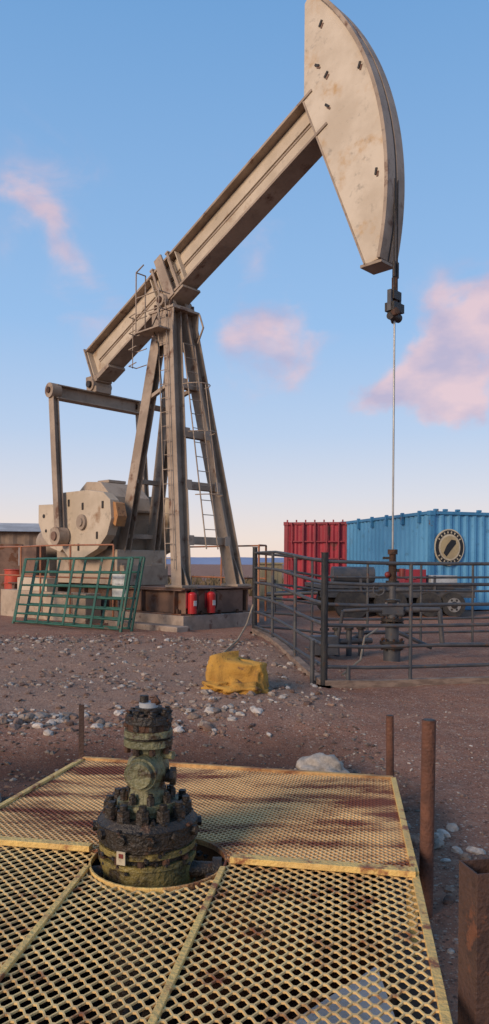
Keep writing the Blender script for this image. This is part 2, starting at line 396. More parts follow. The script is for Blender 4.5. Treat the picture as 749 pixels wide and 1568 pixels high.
D(.935,.965,.06,'black'); D(.965,.985,.042,'grey'); b.cyl((wx-.02,wy,.985),(wx-.02,wy,1.015),.020,'black',n=8); b.cyl((wx+.02,wy-.01,.98),(wx+.045,wy-.01,1.0),.018,'rusty',n=8)
for i in range(70):
    a=random.random()*6.28; rr=random.choice([.205,.19,.165,.14,.215]); z={.205:.42,.19:.512,.165:.512,.14:.515,.215:.47}[rr]+random.uniform(-.015,.012)
    b.sph((wx+rr*math.cos(a),wy+rr*math.sin(a),z),random.uniform(.006,.018),'black' if random.random()<.8 else 'rusty',8,6,(1,1,.6),.6)
for i in range(45):
    a=random.random()*6.28; rr=random.uniform(.06,.105); b.sph((wx+rr*math.cos(a),wy+rr*math.sin(a),.925+random.uniform(-.035,.025)),random.uniform(.008,.016),random.choice(['rusty','black','black']),8,6,(1,1,.8),.6)
for i in range(30):
    a=random.random()*6.28; b.sph((wx+.213*math.cos(a),wy+.213*math.sin(a),random.uniform(.3,.4)),random.uniform(.006,.012),'black',8,6,(1,1,.9),.5)
b.cyl((wx+.1,wy-.05,.27),(wx+.36,wy-.02,.25),.035,'black'); b.cyl((wx+.29,wy-.03,.25),(wx+.33,wy-.03,.25),.06,'black',n=10)
b.cyl((wx-.1,wy-.05,.26),(wx-.27,wy-.10,.26),.03,'black')
for i in range(50):
    a=random.random()*6.28; rr=random.uniform(.23,.285); b.sph((HC[0]+rr*math.cos(a),HC[1]+rr*math.sin(a),random.uniform(.2,.26)),random.uniform(.012,.03),'black',8,6,(1,1,.7),.6)
b.box((wx-.083,wy-.212,.375),(.040,.006,.055),'lcream',R(-20)); b.box((wx-.083,wy-.216,.385),(.02,.004,.018),'vred',R(-20))
b.obj('oil_wellhead',bevel=.003)

# ---------------------------------------------------------------- posts
def post(x,y,top,r,k,lean=0):
    b=B(); b.cyl((x-lean,y,h(x,y)-.2),(x,y,top),r,k,n=20); b.cyl((x,y,top),(x,y,top+.003),r*.8,'black',n=16); b.obj('steel_post')
post(.848,3.43,.895,.032,'post',.01); post(.975,5.0,.60,.026,'post',-.01)
b=B(); b.box((-1.12,5.2,.2),(.036,.006,.84),'tube'); b.box((-1.135,5.217,.2),(.006,.036,.84),'tube'); b.obj('steel_post')
b=B(); cx,cy=.735,2.28; T=.69; w=.055;t=.007; rz=R(12)
mz=Matrix.Rotation(rz,3,'Z')
for sx,sy,ww,dd in((0,-1,w*2,t),(0,1,w*2,t),(-1,0,t,w*2-2*t-.001),(1,0,t,w*2-2*t-.001)):
    o=mz@Vector((sx*(w-t/2),sy*(w-t/2),0)); b.box((cx+o.x,cy+o.y,T/2-.15),(ww,dd,T+.3),'tube',rz)
b.box((cx,cy,T-.15),(w*1.7,w*1.7,.01),'black',rz)
b.obj('square_tube_post',bevel=.002)

# ---------------------------------------------------------------- yellow bundle
b=B(); X0,Y0=-.06,8.95; z0=h(X0,Y0)
vs=[];fs=[];NU,NV=72,30
for j in range(NV+1):
    for i in range(NU):
        a=2*math.pi*i/NU; t=j/NV
        q=4; cxx=math.copysign(abs(math.cos(a))**(2/q),math.cos(a)); syy=math.copysign(abs(math.sin(a))**(2/q),math.sin(a))
        if t<.7: rr=1.05-.12*t/.7; z=.34*t/.7
        else: rr=.93*(1-((t-.7)/.3)**2.2)+.001; z=.34+.05*(1-(1-(t-.7)/.3)**2)
        fold=abs(noise.noise(Vector((cxx*2.6,syy*2.6,z*4))))
        nn=noise.noise(Vector((cxx*1.2,syy*1.2,z*3)))*.12-.20*fold+.05*noise.noise(Vector((cxx*7,syy*7,z*12)))
        k=rr*(1+nn); vs.append((cxx*.37*k,syy*.26*k,z*(1-.12*cxx)+.07*noise.noise(Vector((cxx*2,syy*2,9)))*min(1,t*2)))
for j in range(NV):
    for i in range(NU): fs.append((j*NU+i,j*NU+(i+1)%NU,(j+1)*NU+(i+1)%NU,(j+1)*NU+i))
b.add(vs,fs,'cloth',True)
b.sph((.02,-.26,.06),.15,'cloth',28,18,(1.7,.8,.55),.9); b.sph((.2,-.22,.03),.1,'cloth',28,18,(1.5,.8,.5),.9); b.sph((-.24,-.22,.09),.11,'cloth',28,18,(1.5,.9,.6),.9)
b.obj('yellow_tarp_bundle',loc=(X0,Y0,z0-.01),rot=(0,0,R(-6)))

# ---------------------------------------------------------------- pumpjack
PJ=empty('oil_pumpjack',(-1.566,16.12,0),(0,0,R(-44)))
b=B()
b.bx(-5.4,1.55,-1.02,1.02,.1,.60,'conc'); b.bx(-.4,1.75,-1.35,-1.02,.1,.42,'conc')
for y in(-.86,.86): b.ibeam((-5.2,y,.85),(1.45,y,.85),.26,.5,'brown',t=.03)
b.bx(1.40,1.44,-.72,.72,.62,1.08,'brown'); b.bx(-.2,1.5,-.95,.95,1.101,1.13,'brown')
for x in(-4.5,-3.2,-1.9,-.6,.5): b.bx(x-.06,x+.06,-.72,.72,.62,1.08,'brown')
for i in range(7): b.bx(-4.9+i*1.02,-4.88+i*1.02,-.985,-.74,.63,1.07,'brown')
for x in(1.3,.2,-1.4): b.cyl((x,-.95,.6),(x,-.95,.72),.03,'rusty',n=8)
for y in(-.5,0,.5): b.cyl((1.5,y,.6),(1.5,y,.68),.03,'rusty',n=8)
b.bx(-4.6,-1.0,-1.5,-1.1,.3,.95,'gbox'); b.bx(-3.9,-2.6,-1.45,-1.15,.951,1.25,'cream')
b.obj('base_skid',PJ,bevel=.012)
b=B()
def at_(p0,p1,t): return Vector(p0).lerp(Vector(p1),t)
ft={-1:((.18,-.2,6.95),(1.2,-.76,1.13)),1:((.18,.2,6.95),(1.2,.76,1.13))}
for sgn in(-1,1):
    t_,f_=ft[sgn]; b.ibeam(f_,t_,.30,.27,'leg',up=(0,1,0),t=.022)
    b.box((f_[0],f_[1],1.16),(.5,.42,.05),'leg')
    t2=(-.12,.2*sgn,6.9); f2=(-1.2,.42*sgn,1.6)
    p0,p1=Vector(f2),Vector(t2); b.ibeam(p0,p1,.30,.17,'leg',up=(0,1,0),t=.022)
    b.box((f2[0],f2[1],1.58),(.42,.34,.05),'leg')
    b.prism([(1.0,1.16),(1.42,1.16),(1.12,1.75),(1.02,1.75)],f_[1]-.014,f_[1]+.014,'leg')
for z in(5.34,4.29,3.2,2.07):
    t=(z-1.13)/(6.95-1.13); a=at_(ft[-1][1],ft[-1][0],t); c2=at_(ft[1][1],ft[1][0],t)
    b.ibeam(a+Vector((.0,.12,0)),c2-Vector((0,.12,0)),.16,.14,'leg',up=(1,0,0),t=.02)
    b.box((a.x+.155,a.y+.16,z),(.012,.16,.20),'leg'); b.box((c2.x+.155,c2.y-.16,z),(.012,.16,.20),'leg')
for z in(5.0,3.4,2.2):
    t=(z-1.6)/(6.9-1.6); b.bar(at_((-1.2,-.42,1.6),(-.12,-.2,6.9),t),at_((-1.2,.42,1.6),(-.12,.2,6.9),t),.12,.1,'leg')
for sgn in(-1,1):
    b.bar((.45,.35*sgn,5.4),(-.48,.28*sgn,5.15),.08,.08,'leg')
b.bx(-1.55,-.85,-.62,.62,1.12,1.555,'leg')
b.bx(-.38,.42,-.38,.38,6.93,6.98,'leg'); b.bx(-.30,.34,-.30,.30,6.98,7.04,'leg')
for sgn in(-1,1):
    b.prism([(-.24,7.04),(.28,7.04),(.17,7.26),(-.13,7.26)],.19*sgn-.06,.19*sgn+.06,'leg')
    b.prism([(-.3,6.93),(.42,6.93),(.40,6.45),(.12,6.2),(-.05,6.2),(-.28,6.5)],.345*sgn-.012,.345*sgn+.012,'leg')
    b.cyl((.02,.26*sgn,7.16),(.02,.40*sgn,7.16),.13,'leg'); b.cyl((.02,.40*sgn,7.16),(.02,.43*sgn,7.16),.07,'rusty')
    for x in(-.24,.28): b.cyl((x,.3*sgn,7.0),(x,.3*sgn,7.12),.035,'rusty',n=6,sm=False)
    for z in(6.3,6.55,6.8):
        for x in(-.1,.2): b.cyl((x,.355*sgn,z),(x,.38*sgn,z),.028,'rusty',n=6,sm=False)
b.cyl((.02,-.3,7.16),(.02,.3,7.16),.11,'leg')
b.obj('samson_post',PJ,bevel=.006)
b=B()
def fp(z,y,off=.2): return Vector((.18+(6.95-z)*.1752+off,y,z))
for y in(-.16,.16): b.tube([fp(1.9,y),fp(6.2,y)],.014,'leg')
z=2.0
while z<6.2: b.tube([fp(z,-.16),fp(z,.16)],.009,'leg'); z+=.3
for z in(3.0,4.3,5.3):
    b.tube([fp(z,0)+Vector((.0+.38*math.sin(a),.30*math.cos(a),0)) for a in [math.pi*i/10 for i in range(11)]],.011,'leg')
b.tube([fp(3.0,0.05,.5),fp(5.3,0.05,.5)],.009,'leg')
def sp_(z,off): 
    t=(z-1.13)/5.82; a=at_(ft[-1][1],ft[-1][0],t); return a+Vector((off,-.20,0))
for o in(-.22,.03): b.tube([sp_(1.5,o),sp_(7.2,o)],.012,'leg')
z=1.7
while z<7.1: b.tube([sp_(z,-.22),sp_(z,.03)],.009,'leg'); z+=.3
b.tube([(-.4,-.70,6.5),(-.4,-.70,7.75),(-.15,-.70,7.85)],.014,'leg'); b.tube([(-.4,-.45,6.5),(-.4,-.45,7.75),(-.4,-.70,7.75)],.014,'leg')
b.tube([(-.4,-.70,7.2),(.35,-.70,7.2),(.35,-.4,7.2)],.013,'leg'); b.tube([(-.4,-.70,6.85),(.35,-.70,6.85),(.35,-.4,6.85)],.013,'leg')
b.tube([(.35,-.70,6.5),(.35,-.70,7.25)],.013,'leg'); b.bx(-.4,.35,-.70,-.37,6.46,6.49,'leg')
b.tube([(.5,.3,6.9),(.62,.3,6.6),(.45,.3,6.3)],.02,'leg')
for i in range(4):
    zz=6.9-i*.35; b.tube([(-.38,-.70,zz),(-.66,-.68,zz-.03),(-.68,-.46,zz-.03),(-.38,-.42,zz)],.011,'leg')
b.tube([(-.67,-.57,6.9),(-.67,-.57,5.8)],.010,'leg')
b.tube([(.1,-.42,7.0),(-.1,-.5,6.6),(.1,-.5,6.2),(.3,-.55,5.2),(.6,-.75,3.6)],.012,'black',6)
b.obj('ladder_and_rails',PJ)
b=B(); hd=.40; wd=.225
b.bx(-3.1,4.55,-.05,.05,-hd+.05,hd-.05,'cream')
for s in(-1,1): b.bx(-3.1,4.55,-wd,wd,s*hd-.025,s*hd+.025,'leg')
for s in(-1,1):
    b.bx(-2.9,4.3,s*.05 if s>0 else -.08,.08 if s>0 else -.05,.04,.26,'cream')
    b.bx(-2.9,4.3,s*.05 if s>0 else -.065,.065 if s>0 else -.05,-.02,.02,'leg')
    b.bx(-2.9,4.3,s*.05 if s>0 else -.075,.075 if s>0 else -.05,-.29,-.06,'cream')
    for x in(-3.08,-.45,-.2,.2,.45): b.bx(x-.012,x+.012,(-.2 if s<0 else .05),(-.05 if s<0 else .2),-.37,.37,'cream')
b.bx(-3.12,-3.09,-.26,.26,-.46,.46,'leg')
for x in(-.28,.28):
    b.bx(x-.05,x+.05,-.27,.27,.427,.47,'leg'); b.bx(x-.05,x+.05,-.27,.27,-.47,-.427,'leg')
    for s in(-1,1): b.bx(x-.03,x+.03,(-.262 if s<0 else .232),(-.232 if s<0 else .262),-.46,.46,'leg')
b.bx(-.4,.4,-.25,.25,-.53,-.475,'leg')
b.bx(-.12,.12,-.28,-.232,-.5,.55,'leg')
b.bx(-2.95,-2.45,-.24,.24,-.50,-.43,'leg')
b.obj('walking_beam',PJ,(0,0,7.65),(0,-R(25.5),0),bevel=.006)
b=B(); A=5.52; zc=7.85
arcp=[(A*math.cos(R(a)),zc+A*math.sin(R(a))) for a in [43-56*i/40 for i in range(41)]]
poly=[(3.75,9.85),(3.75,11.58),(3.80,11.64),(4.02,11.64)]+arcp[1:]+[(5.10,6.58)]
b.prism(poly,-.20,.20,'head')
for i in range(40):
    p,q=arcp[i],arcp[i+1]
    for y0,y1,k in((-.255,-.03,'leg'),(.03,.255,'leg'),(-.03,.03,'dark')):
        e=.035 if k=='leg' else .015
        def out(P,e): 
            dx_,dz_=P[0],P[1]-zc; L_=math.hypot(dx_,dz_); return (P[0]+dx_/L_*e,P[1]+dz_/L_*e)
        po,qo=out(p,e),out(q,e); pi_,qi=out(p,-.03),out(q,-.03)
        vs=[(pi_[0],y0,pi_[1]),(po[0],y0,po[1]),(qo[0],y0,qo[1]),(qi[0],y0,qi[1]),(pi_[0],y1,pi_[1]),(po[0],y1,po[1]),(qo[0],y1,qo[1]),(qi[0],y1,qi[1])]
        b.add(vs,[(0,1,2,3),(7,6,5,4),(1,5,6,2),(0,3,7,4)]+([(0,4,5,1)] if i==0 else [])+([(3,2,6,7)] if i==39 else []),k)
for (q,z,a) in((4.12,11.05,60),(4.05,10.35,-30),(4.25,10.10,50),(4.28,9.55,-40),(5.30,8.05,80),(4.95,9.95,70)):
    mt=Matrix.Rotation(-R(a),3,'Y'); b.box((q,-.210,z),(.11,.024,.04),'black',M3=mt); b.box((q+.03,-.206,z-.05),(.09,.012,.035),'brown',M3=mt)
b.prism([(3.72,9.85),(3.75,9.85),(5.10,6.60),(5.07,6.58)],-.215,.215,'leg')
b.box((5.2,0,6.57),(.42,.40,.05),'leg')
b.obj('horse_head',PJ,bevel=.004)
b=B()
for y in(-.045,.045): b.cyl((5.555,y,7.9),(5.555,y,6.02),.014,'black',n=8)
for y in(-.045,.045): b.cyl((5.555,y,6.55),(5.555,y,6.3),.03,'black',n=8)
b.box((5.54,0,6.0),(.12,.22,.14),'black'); b.box((5.54,0,5.80),(.18,.30,.14),'black'); b.cyl((5.54,0,5.6),(5.54,0,6.3),.05,'rusty',n=12)
b.cyl((5.54,-.13,5.66),(5.54,.13,5.66),.07,'black',n=12); b.box((5.54,-.14,5.9),(.07,.05,.34),'dark'); b.box((5.54,.12,5.92),(.07,.05,.3),'dark')
b.sph((5.62,-.1,5.7),.07,'rusty',10,8,jit=.4); b.sph((5.48,.08,5.66),.07,'black',10,8,jit=.4)
b.obj('carrier_bar_and_bridle',PJ,bevel=.005)
b=B(); b.cyl((5.54,0,1.75),(5.54,0,6.0),.017,'wire',n=10); b.obj('polished_rod',PJ)
b=B()
b.ibeam((-2.72,-1.22,5.50),(-2.72,1.22,5.50),.26,.32,'leg',t=.03)
b.cyl((-2.72,-.26,5.84),(-2.72,.26,5.84),.15,'leg'); b.box((-2.72,0,5.72),(.4,.44,.14),'leg'); b.bx(-2.95,-2.5,-.22,.22,5.9,6.05,'leg')
b.cyl((-2.72,-.32,5.84),(-2.72,.32,5.84),.08,'black')
for s in(-1,1):
    y=1.24*s
    b.ibeam((-2.42,y,2.25),(-2.72,y,5.45),.2,.15,'leg',up=(0,1,0),t=.02,web=.05)
    b.cyl((-2.72,y-.12,5.52),(-2.72,y+.12,5.52),.17,'leg'); b.cyl((-2.72,y-.15,5.52),(-2.72,y+.15,5.52),.07,'rusty')
    b.cyl((-2.42,y-.13,2.2),(-2.42,y+.13,2.2),.21,'leg'); b.cyl((-2.42,y-.17,2.2),(-2.42,y+.17,2.2),.10,'brown')
b.obj('equalizer_and_pitmans',PJ,bevel=.006)
b=B()
cwA=[(-3.70,2.98),(-3.70,2.55),(-3.5,2.2),(-3.15,1.95),(-2.75,1.85),(-2.6,1.95),(-2.6,2.95)]
cwB=[(-2.55,3.2),(-2.55,1.9),(-2.3,1.72),(-1.7,1.72),(-1.2,1.9),(-.85,2.2),(-.7,2.55),(-.75,2.95),(-1.0,3.12),(-1.6,3.2)]
for s in(-1,1):
    y0,y1=sorted((.80*s,1.02*s)); b.prism(cwA,y0,y1,'cream')
    y0,y1=sorted((.84*s,1.08*s)); b.prism(cwB,y0,y1,'cream')
    y0,y1=sorted((.9*s,1.0*s)); b.prism([(-3.6,2.75),(-3.6,2.4),(-.9,2.15),(-.8,2.6)],y0,y1,'leg')
    for q,z,r_ in((-3.45,2.7,.05),(-3.1,2.35,.05),(-3.35,2.35,.04)): b.cyl((q,s*1.0,z),(q,s*1.03,z),r_,'black',n=10)
    for q,z in((-2.3,2.95),(-1.0,2.85),(-1.75,2.85),(-1.2,2.2),(-1.9,1.95)): b.box((q,s*1.085,z),(.07,.02,.16),'black')
    b.cyl((-1.75,0,2.5),(-1.75,s*1.14,2.5),.17,'leg'); b.cyl((-1.75,s*1.1,2.5),(-1.75,s*1.17,2.5),.09,'leg')
b.prism([(-.86,2.95),(-.66,2.88),(-.58,2.6),(-.66,2.38),(-.84,2.5)],-1.0,-.75,'orange2')
b.obj('crank_counterweights',PJ,bevel=.015)
b=B()
b.prism([(-2.95,1.9),(-3.0,2.85),(-2.75,3.25),(-2.4,3.48),(-1.85,3.44),(-1.45,3.1),(-1.35,2.6),(-1.35,1.9)],-.55,.55,'gbox')
b.prism([(-3.05,2.75),(-1.25,2.75),(-1.25,2.82),(-3.05,2.82)],-.62,.62,'gbox')
b.bx(-2.4,-1.95,-.25,.25,3.46,3.53,'leg'); b.bx(-3.4,-1.0,-.7,.7,1.13,1.9,'gbox')
for x in(-2.9,-2.4,-1.9,-1.4): b.cyl((x,-.59,2.72),(x,-.59,2.9),.03,'rusty',n=6)
b.bx(-5.2,-3.9,-.6,.6,1.13,1.7,'leg'); b.cyl((-4.9,0,2.1),(-4.0,0,2.1),.38,'leg'); b.bx(-4.8,-4.0,-.9,-.62,1.2,2.0,'brown')
b.obj('gearbox',PJ,bevel=.02)
b=B()
def rail(pts,z0,zt,k='orange'):
    for p in pts: b.tube([(p[0],p[1],z0),(p[0],p[1],zt)],.022,k)
    for zz in(zt,(z0+zt)/2+.05): b.tube([(p[0],p[1],zz) for p in pts],.018,k)
rail([(-5.3,-1.3),(-4,-1.3),(-2.7,-1.55),(-1.5,-1.55),(-.3,-1.3)],.5,1.98)
rail([(-5.3,1.3),(-4,1.3),(-2.7,1.42),(-1.2,1.42),(.2,1.3),(1.6,1.25)],.5,2.0)
rail([(1.6,1.25),(1.72,.9)],.4,2.0)
b.obj('guard_rail',PJ)
def exting(y,x=1.56):
    b=B(); r=.085
    b.cyl((0,0,.0),(0,0,.36),r,'ext'); b.sph((0,0,.36),r,'ext',16,10,(1,1,.7)); b.cyl((0,0,.4),(0,0,.47),.022,'black'); b.box((.03,0,.48),(.12,.025,.02),'black'); b.box((.03,0,.455),(.1,.02,.012),'black')
    b.tube([(.02,.03,.46),(.05,.10,.42),(.05,.105,.2),(.04,.09,.08)],.012,'black'); b.box((.084,0,.2),(.012,.07,.10),'white')
    b.box((-.09,0,.25),(.02,.16,.3),'redf')
    o=b.obj('fire_extinguisher',bevel=.002)
    o.matrix_world=Matrix.Translation((-1.566,16.12,0))@Matrix.Rotation(R(-44),4,'Z')@Matrix.Translation((x,y,.64)); return o
exting(-.80); exting(-.3)

# ---------------------------------------------------------------- far wellhead in pen
WX,WY=-1.566+5.54*.7193,16.12-5.54*.6947
b=B(); z0=h(WX,WY)
def d2(a,c,r,k,n=20): b.cyl((WX,WY,a),(WX,WY,c),r,k,n=n)
d2(z0-.1,.25,.14,'dark'); d2(.25,.30,.2,'black'); d2(.32,.37,.2,'black'); d2(.37,.62,.11,'dark'); d2(.62,.67,.19,'black'); d2(.69,.74,.19,'black')
d2(.74,1.0,.08,'dark'); b.box((WX,WY,.88),(.34,.16,.16),'dark'); b.cyl((WX-.4,WY-.05,.88),(WX+.45,WY+.05,.88),.05,'dark')
d2(1.0,1.04,.13,'black'); d2(1.05,1.3,.06,'dark'); b.cyl((WX-.22,WY,1.2),(WX+.32,WY,1.2),.04,'dark'); d2(1.3,1.35,.11,'black'); d2(1.35,1.6,.065,'rusty')
b.cyl((WX+.3,WY,1.12),(WX+.3,WY,1.36),.03,'vred'); b.ring((WX+.3,WY,1.38),.085,.012,'vred',n=16); b.ring((WX-.24,WY-.1,1.2),.09,.012,'dark','Y',n=16)
b.cyl((WX+.14,WY-.1,1.42),(WX+.14,WY-.1,1.55),.05,'vred'); b.sph((WX-.09,WY-.05,1.45),.05,'vred',10,8)
d2(1.6,1.65,.10,'black'); d2(1.65,1.82,.055,'rusty'); d2(1.78,1.86,.08,'rusty')
b.box((WX-.08,WY,1.72),(.16,.05,.04),'black'); b.box((WX+.08,WY,1.52),(.2,.05,.05),'black')
for i in range(8):
    a=i*.785; b.cyl((WX+.165*math.cos(a),WY+.165*math.sin(a),.22),(WX+.165*math.cos(a),WY+.165*math.sin(a),.41),.02,'rusty',n=6); b.cyl((WX+.155*math.cos(a),WY+.155*math.sin(a),.6),(WX+.155*math.cos(a),WY+.155*math.sin(a),.77),.018,'rusty',n=6)
b.tube([(WX+.45,WY+.05,.88),(WX+.8,WY+.1,.88),(WX+.85,WY+.1,.3),(WX+2.5,WY+.6,.25)],.04,'dark',10)
b.tube([(WX-.4,WY-.05,.88),(WX-.8,WY,.85),(WX-.9,WY+.2,.2),(WX-1.6,WY+.7,.15)],.03,'dark',8)
b.tube([(WX-.9,WY+.8,.12),(WX-.3,WY+.9,.42),(WX+.3,WY+1,.42),(WX+.9,WY+1,.15)],.035,'dark',8)
b.obj('oil_wellhead',bevel=.004)
b=B()
for i in range(4):
    x=1.35+i*.22; b.cyl((x,12.6+i*.1,h(x,12.6)+.0),(x,12.6+i*.1,.5+.08*(i%2)),.05,'dark',n=10); b.cyl((x,12.6+i*.1,.5),(x,12.6+i*.1,.54),.08,'black',n=10)
b.tube([(1.2,12.6,.3),(2.2,12.95,.3)],.05,'dark'); b.box((1.3,12.2,.3),(.4,.3,.3),'dark',R(12)); b.obj('pipe_manifold',bevel=.004)

# ---------------------------------------------------------------- pipe fence
def fence(name,p,q,zs,k,nv=3,r=.024,ends=.045,sill=True):
    b=B(); P=Vector((*p,0));Q=Vector((*q,0)); d=Q-P
    def pt(t,z): v=P+d*t; return Vector((v.x,v.y,z+h0(v.x,v.y)*.6))
    for z in zs:
        pp=[pt(i/8,z)+Vector((0,0,.012*noise.noise(Vector((i*.6,z*9,p[0]))))) for i in range(9)]
        b.tube(pp,r,k,10)
    for i in range(nv+2):
        t=i/(nv+1); e=i in(0,nv+1); rr=ends if e else r*1.05
        v=P+d*t; b.cyl((v.x,v.y,h(v.x,v.y)-.1),(v.x,v.y,pt(t,zs[0]).z+(.1 if e else 0)),rr,k,n=12)
        if e: b.cyl((v.x,v.y,pt(t,zs[0]).z+.1),(v.x,v.y,pt(t,zs[0]).z+.11),rr*1.15,k,n=12)
        if e: b.box((v.x,v.y,h(v.x,v.y)+.0),(.16,.16,.03),k)
    if sill: 
        nn=6
        for i in range(nn):
            a=P+d*(i/nn);c2=P+d*((i+1)/nn); b.bar((a.x,a.y,h(a.x,a.y)+.02),(c2.x,c2.y,h(c2.x,c2.y)+.02),.11,.12,'timber')
    return b.obj(name)
ZS=[1.62,1.34,1.07,.80,.53,.26]
Bp=Vector((1.03,9.63)); u=Vector((.973,.23)); v_=Vector((-.19,.98)); Ap=Bp+v_*4.4
fence('pipe_fence',Bp,Bp+u*4.8,ZS,'fence',3); fence('pipe_fence',Ap,Bp,ZS,'fence',2); fence('pipe_fence',Ap,Ap+u*5.6,ZS,'fence',4,sill=False)
b=B(); q=Bp+Vector((-.14,.12)); b.cyl((q.x,q.y,h(q.x,q.y)-.1),(q.x,q.y,.62),.03,'fence',n=10); b.obj('steel_post')
b=B(); q=Bp+u*.33; b.cyl((q.x,q.y,-.05),(q.x,q.y,.30),.03,'fence',n=10); b.obj('steel_post')

# ---------------------------------------------------------------- green gates leaning
def gate(p,q,lean,hh,name='livestock_gate',k='green',slide=0):
    b=B(); P=Vector((*p,h(*p)+.05));Q=Vector((*q,h(*q)+.05)); d=(Q-P); nrm=Vector((-d.y,d.x,0)).normalized()
    up=(Vector((0,0,1))*math.cos(lean)+nrm*math.sin(lean)); du=d.normalized()
    sk=du*slide
    def pt(t,s): return P+d*t+(up+sk)*(hh*s)
    for s in(0,.13,.27,.42,.58,.79,1): b.tube([pt(0,s),pt(1,s)],.021,k,10)
    for t in(0,1): b.tube([pt(t,0),pt(t,1)],.026,k,10)
    for t in(.02,.25,.5,.75,.98): b.bar(pt(t,0)-nrm*.025,pt(t,1)-nrm*.025,.06,.012,k,up=tuple(nrm))
    for t in(.0,1.): b.tube([pt(t,0),pt(t,-.06)],.03,k,10)
    return b.obj(name)
gate((-4.85,15.8),(-2.25,13.75),R(13),1.34,slide=-.02); gate((-4.68,16.02),(-2.08,13.93),R(13),1.36,slide=.0)
b=B(); b.box((-2.42,14.5,1.18),(.36,.015,.50),'white',R(-36)); b.box((-2.42,14.48,1.32),(.26,.012,.03),'grey',R(-36)); b.box((-2.42,14.48,1.2),(.2,.012,.02),'grey',R(-36)); b.box((-2.42,14.52,.6),(.04,.03,.7),'dark',R(-36)); b.obj('white_sign')

# ---------------------------------------------------------------- containers
def corr(b,p,q,z0,z1,k,pitch=.278,dep=.04):
    P=Vector((*p,0));Q=Vector((*q,0));L=(Q-P).length;d=(Q-P)/L;nr=Vector((d.y,-d.x,0)); n_=max(1,round(L/pitch)); w=L/n_
    prof=[]
    for i in range(n_): prof+=[(i*w,0),(i*w+w*.26,0),(i*w+w*.5,dep),(i*w+w*.76,dep)]
    prof.append((L,0)); vs=[];fs=[]
    for a,o in prof:
        v=P+d*a-nr*o; vs+=[(v.x,v.y,z0),(v.x,v.y,z1)]
    for i in range(len(prof)-1): fs.append((2*i,2*i+2,2*i+3,2*i+1))
    b.add(vs,fs,k)
def container(name,corner,lw,ll,z0,z1,k,kf,ang,logo=False,extra=None):
    E=empty(name,(corner[0],corner[1],0),(0,0,ang)); b=B()
    corr(b,(.1,0.03),(lw-.1,0.03),z0+.15,z1-.1,k); corr(b,(.03,ll-.1),(.03,.1),z0+.15,z1-.1,k)
    corr(b,(lw-.03,.1),(lw-.03,ll-.1),z0+.15,z1-.1,k); corr(b,(lw-.1,ll-.03),(.1,ll-.03),z0+.15,z1-.1,k)
    b.bx(.05,lw-.05,.05,ll-.05,z1-.06,z1-.04,k); b.obj('walls',E)
    b=B()
    for x in(.06,lw-.06):
        for y in(.06,ll-.06):
            b.box((x,y,(z0+z1)/2),(.14,.14,z1-z0-.02),kf)
            for z in(z0+.06,z1-.06): b.box((x,y,z),(.18,.18,.13),kf)
    for z in(z0+.09,z1-.05):
        hh=.16 if z<1.5 else .09
        for y in(.045,ll-.045): b.bx(.14,lw-.14,y-.045,y+.045,z-hh/2,z+hh/2,kf)
        for x in(.045,lw-.045): b.bx(x-.045,x+.045,.14,ll-.14,z-hh/2,z+hh/2,kf)
    if extra: extra(b)
    b.obj('frame',E,bevel=.008)
    if logo:
        b=B(); cx,cz,r=.60,2.12,.52
        def disc(r,y0,y1,k,sx=.92,ox=0,oz=0):
            nn=40; b.prism([(cx+ox+r*sx*math.cos(2*math.pi*i/nn),cz+oz+r*math.sin(2*math.pi*i/nn)) for i in range(nn)],y0,y1,k)
        disc(r,-.02,.02,'lcream'); disc(r*.93,-.026,-.021,'lblack'); disc(r*.72,-.032,-.027,'lcream'); disc(r*.62,-.036,-.033,'tan')
        b.prism([(cx-.2,cz-.16),(cx-.1,cz-.26),(cx+.02,cz-.1),(cx+.2,cz+.1),(cx+.19,cz+.2),(cx+.05,cz+.22),(cx-.1,cz+.05)],-.041,-.037,'lblack')
        for i in range(22):
            if i in(0,1,10,11,12,21): continue
            a=2*math.pi*i/22; mt=Matrix.Rotation(-a+math.pi/2,3,'Y'); b.box((cx+.92*r*.82*math.cos(a),-.029,cz+r*.82*math.sin(a)),(.035,.004,.06),'lcream',M3=mt)
        b.obj('painted_logo',E)
    return E
def bex(b):
    for y in(.6,1.6,2.6,3.6,4.6): b.box((.0,y,3.0),(.1,.08,.35),'bluef')
    for x in(.2,.5,.9,1.6,2.2): b.box((x,.05,3.17),(.12,.1,.06),'bluef')
container('shipping_container',(5.19,21.0),2.6,6.0,.34,3.14,'blue','bluef',R(17),logo=True,extra=bex)
def rex(b):
    for i in range(5): b.bx(.25+i*.42,.30+i*.42,-.09,-.02,.8,3.1,'redf')
    for z in(1.2,1.8,2.4): b.bx(.2,2.1,-.05,-.01,z,z+.05,'redf')
    for i in range(7): b.box((.1+i*.33,.03,3.16),(.05,.05,.08),'redf')
container('shipping_container',(1.42,26.9),2.3,6.0,.4,3.12,'red','redf',R(-14),extra=rex)
b=B(); b.box((.75,22.5,1.05),(.66,.5,1.1),'tan',R(10)); b.box((.75,22.5,1.63),(.74,.58,.06),'tan',R(10)); b.box((.74,22.24,1.1),(.5,.02,.85),'tan',R(10)); b.box((.9,22.22,1.1),(.04,.04,.12),'black',R(10)); b.box((.75,22.5,.4),(.75,.6,.2),'conc',R(10))
b.obj('electrical_cabinet',bevel=.01)
E=empty('flatbed_trailer',(1.9,18.6,.2),(0,0,R(6))); b=B()
b.bx(0,4.0,0,2.2,.82,.92,'dark')
for y in(.1,2.1): b.ibeam((0,y,.7),(4,y,.7),.12,.22,'dark')
for x in(.4,1.2,2,2.8,3.6): b.bx(x-.05,x+.05,.17,2.03,.6,.8,'dark')
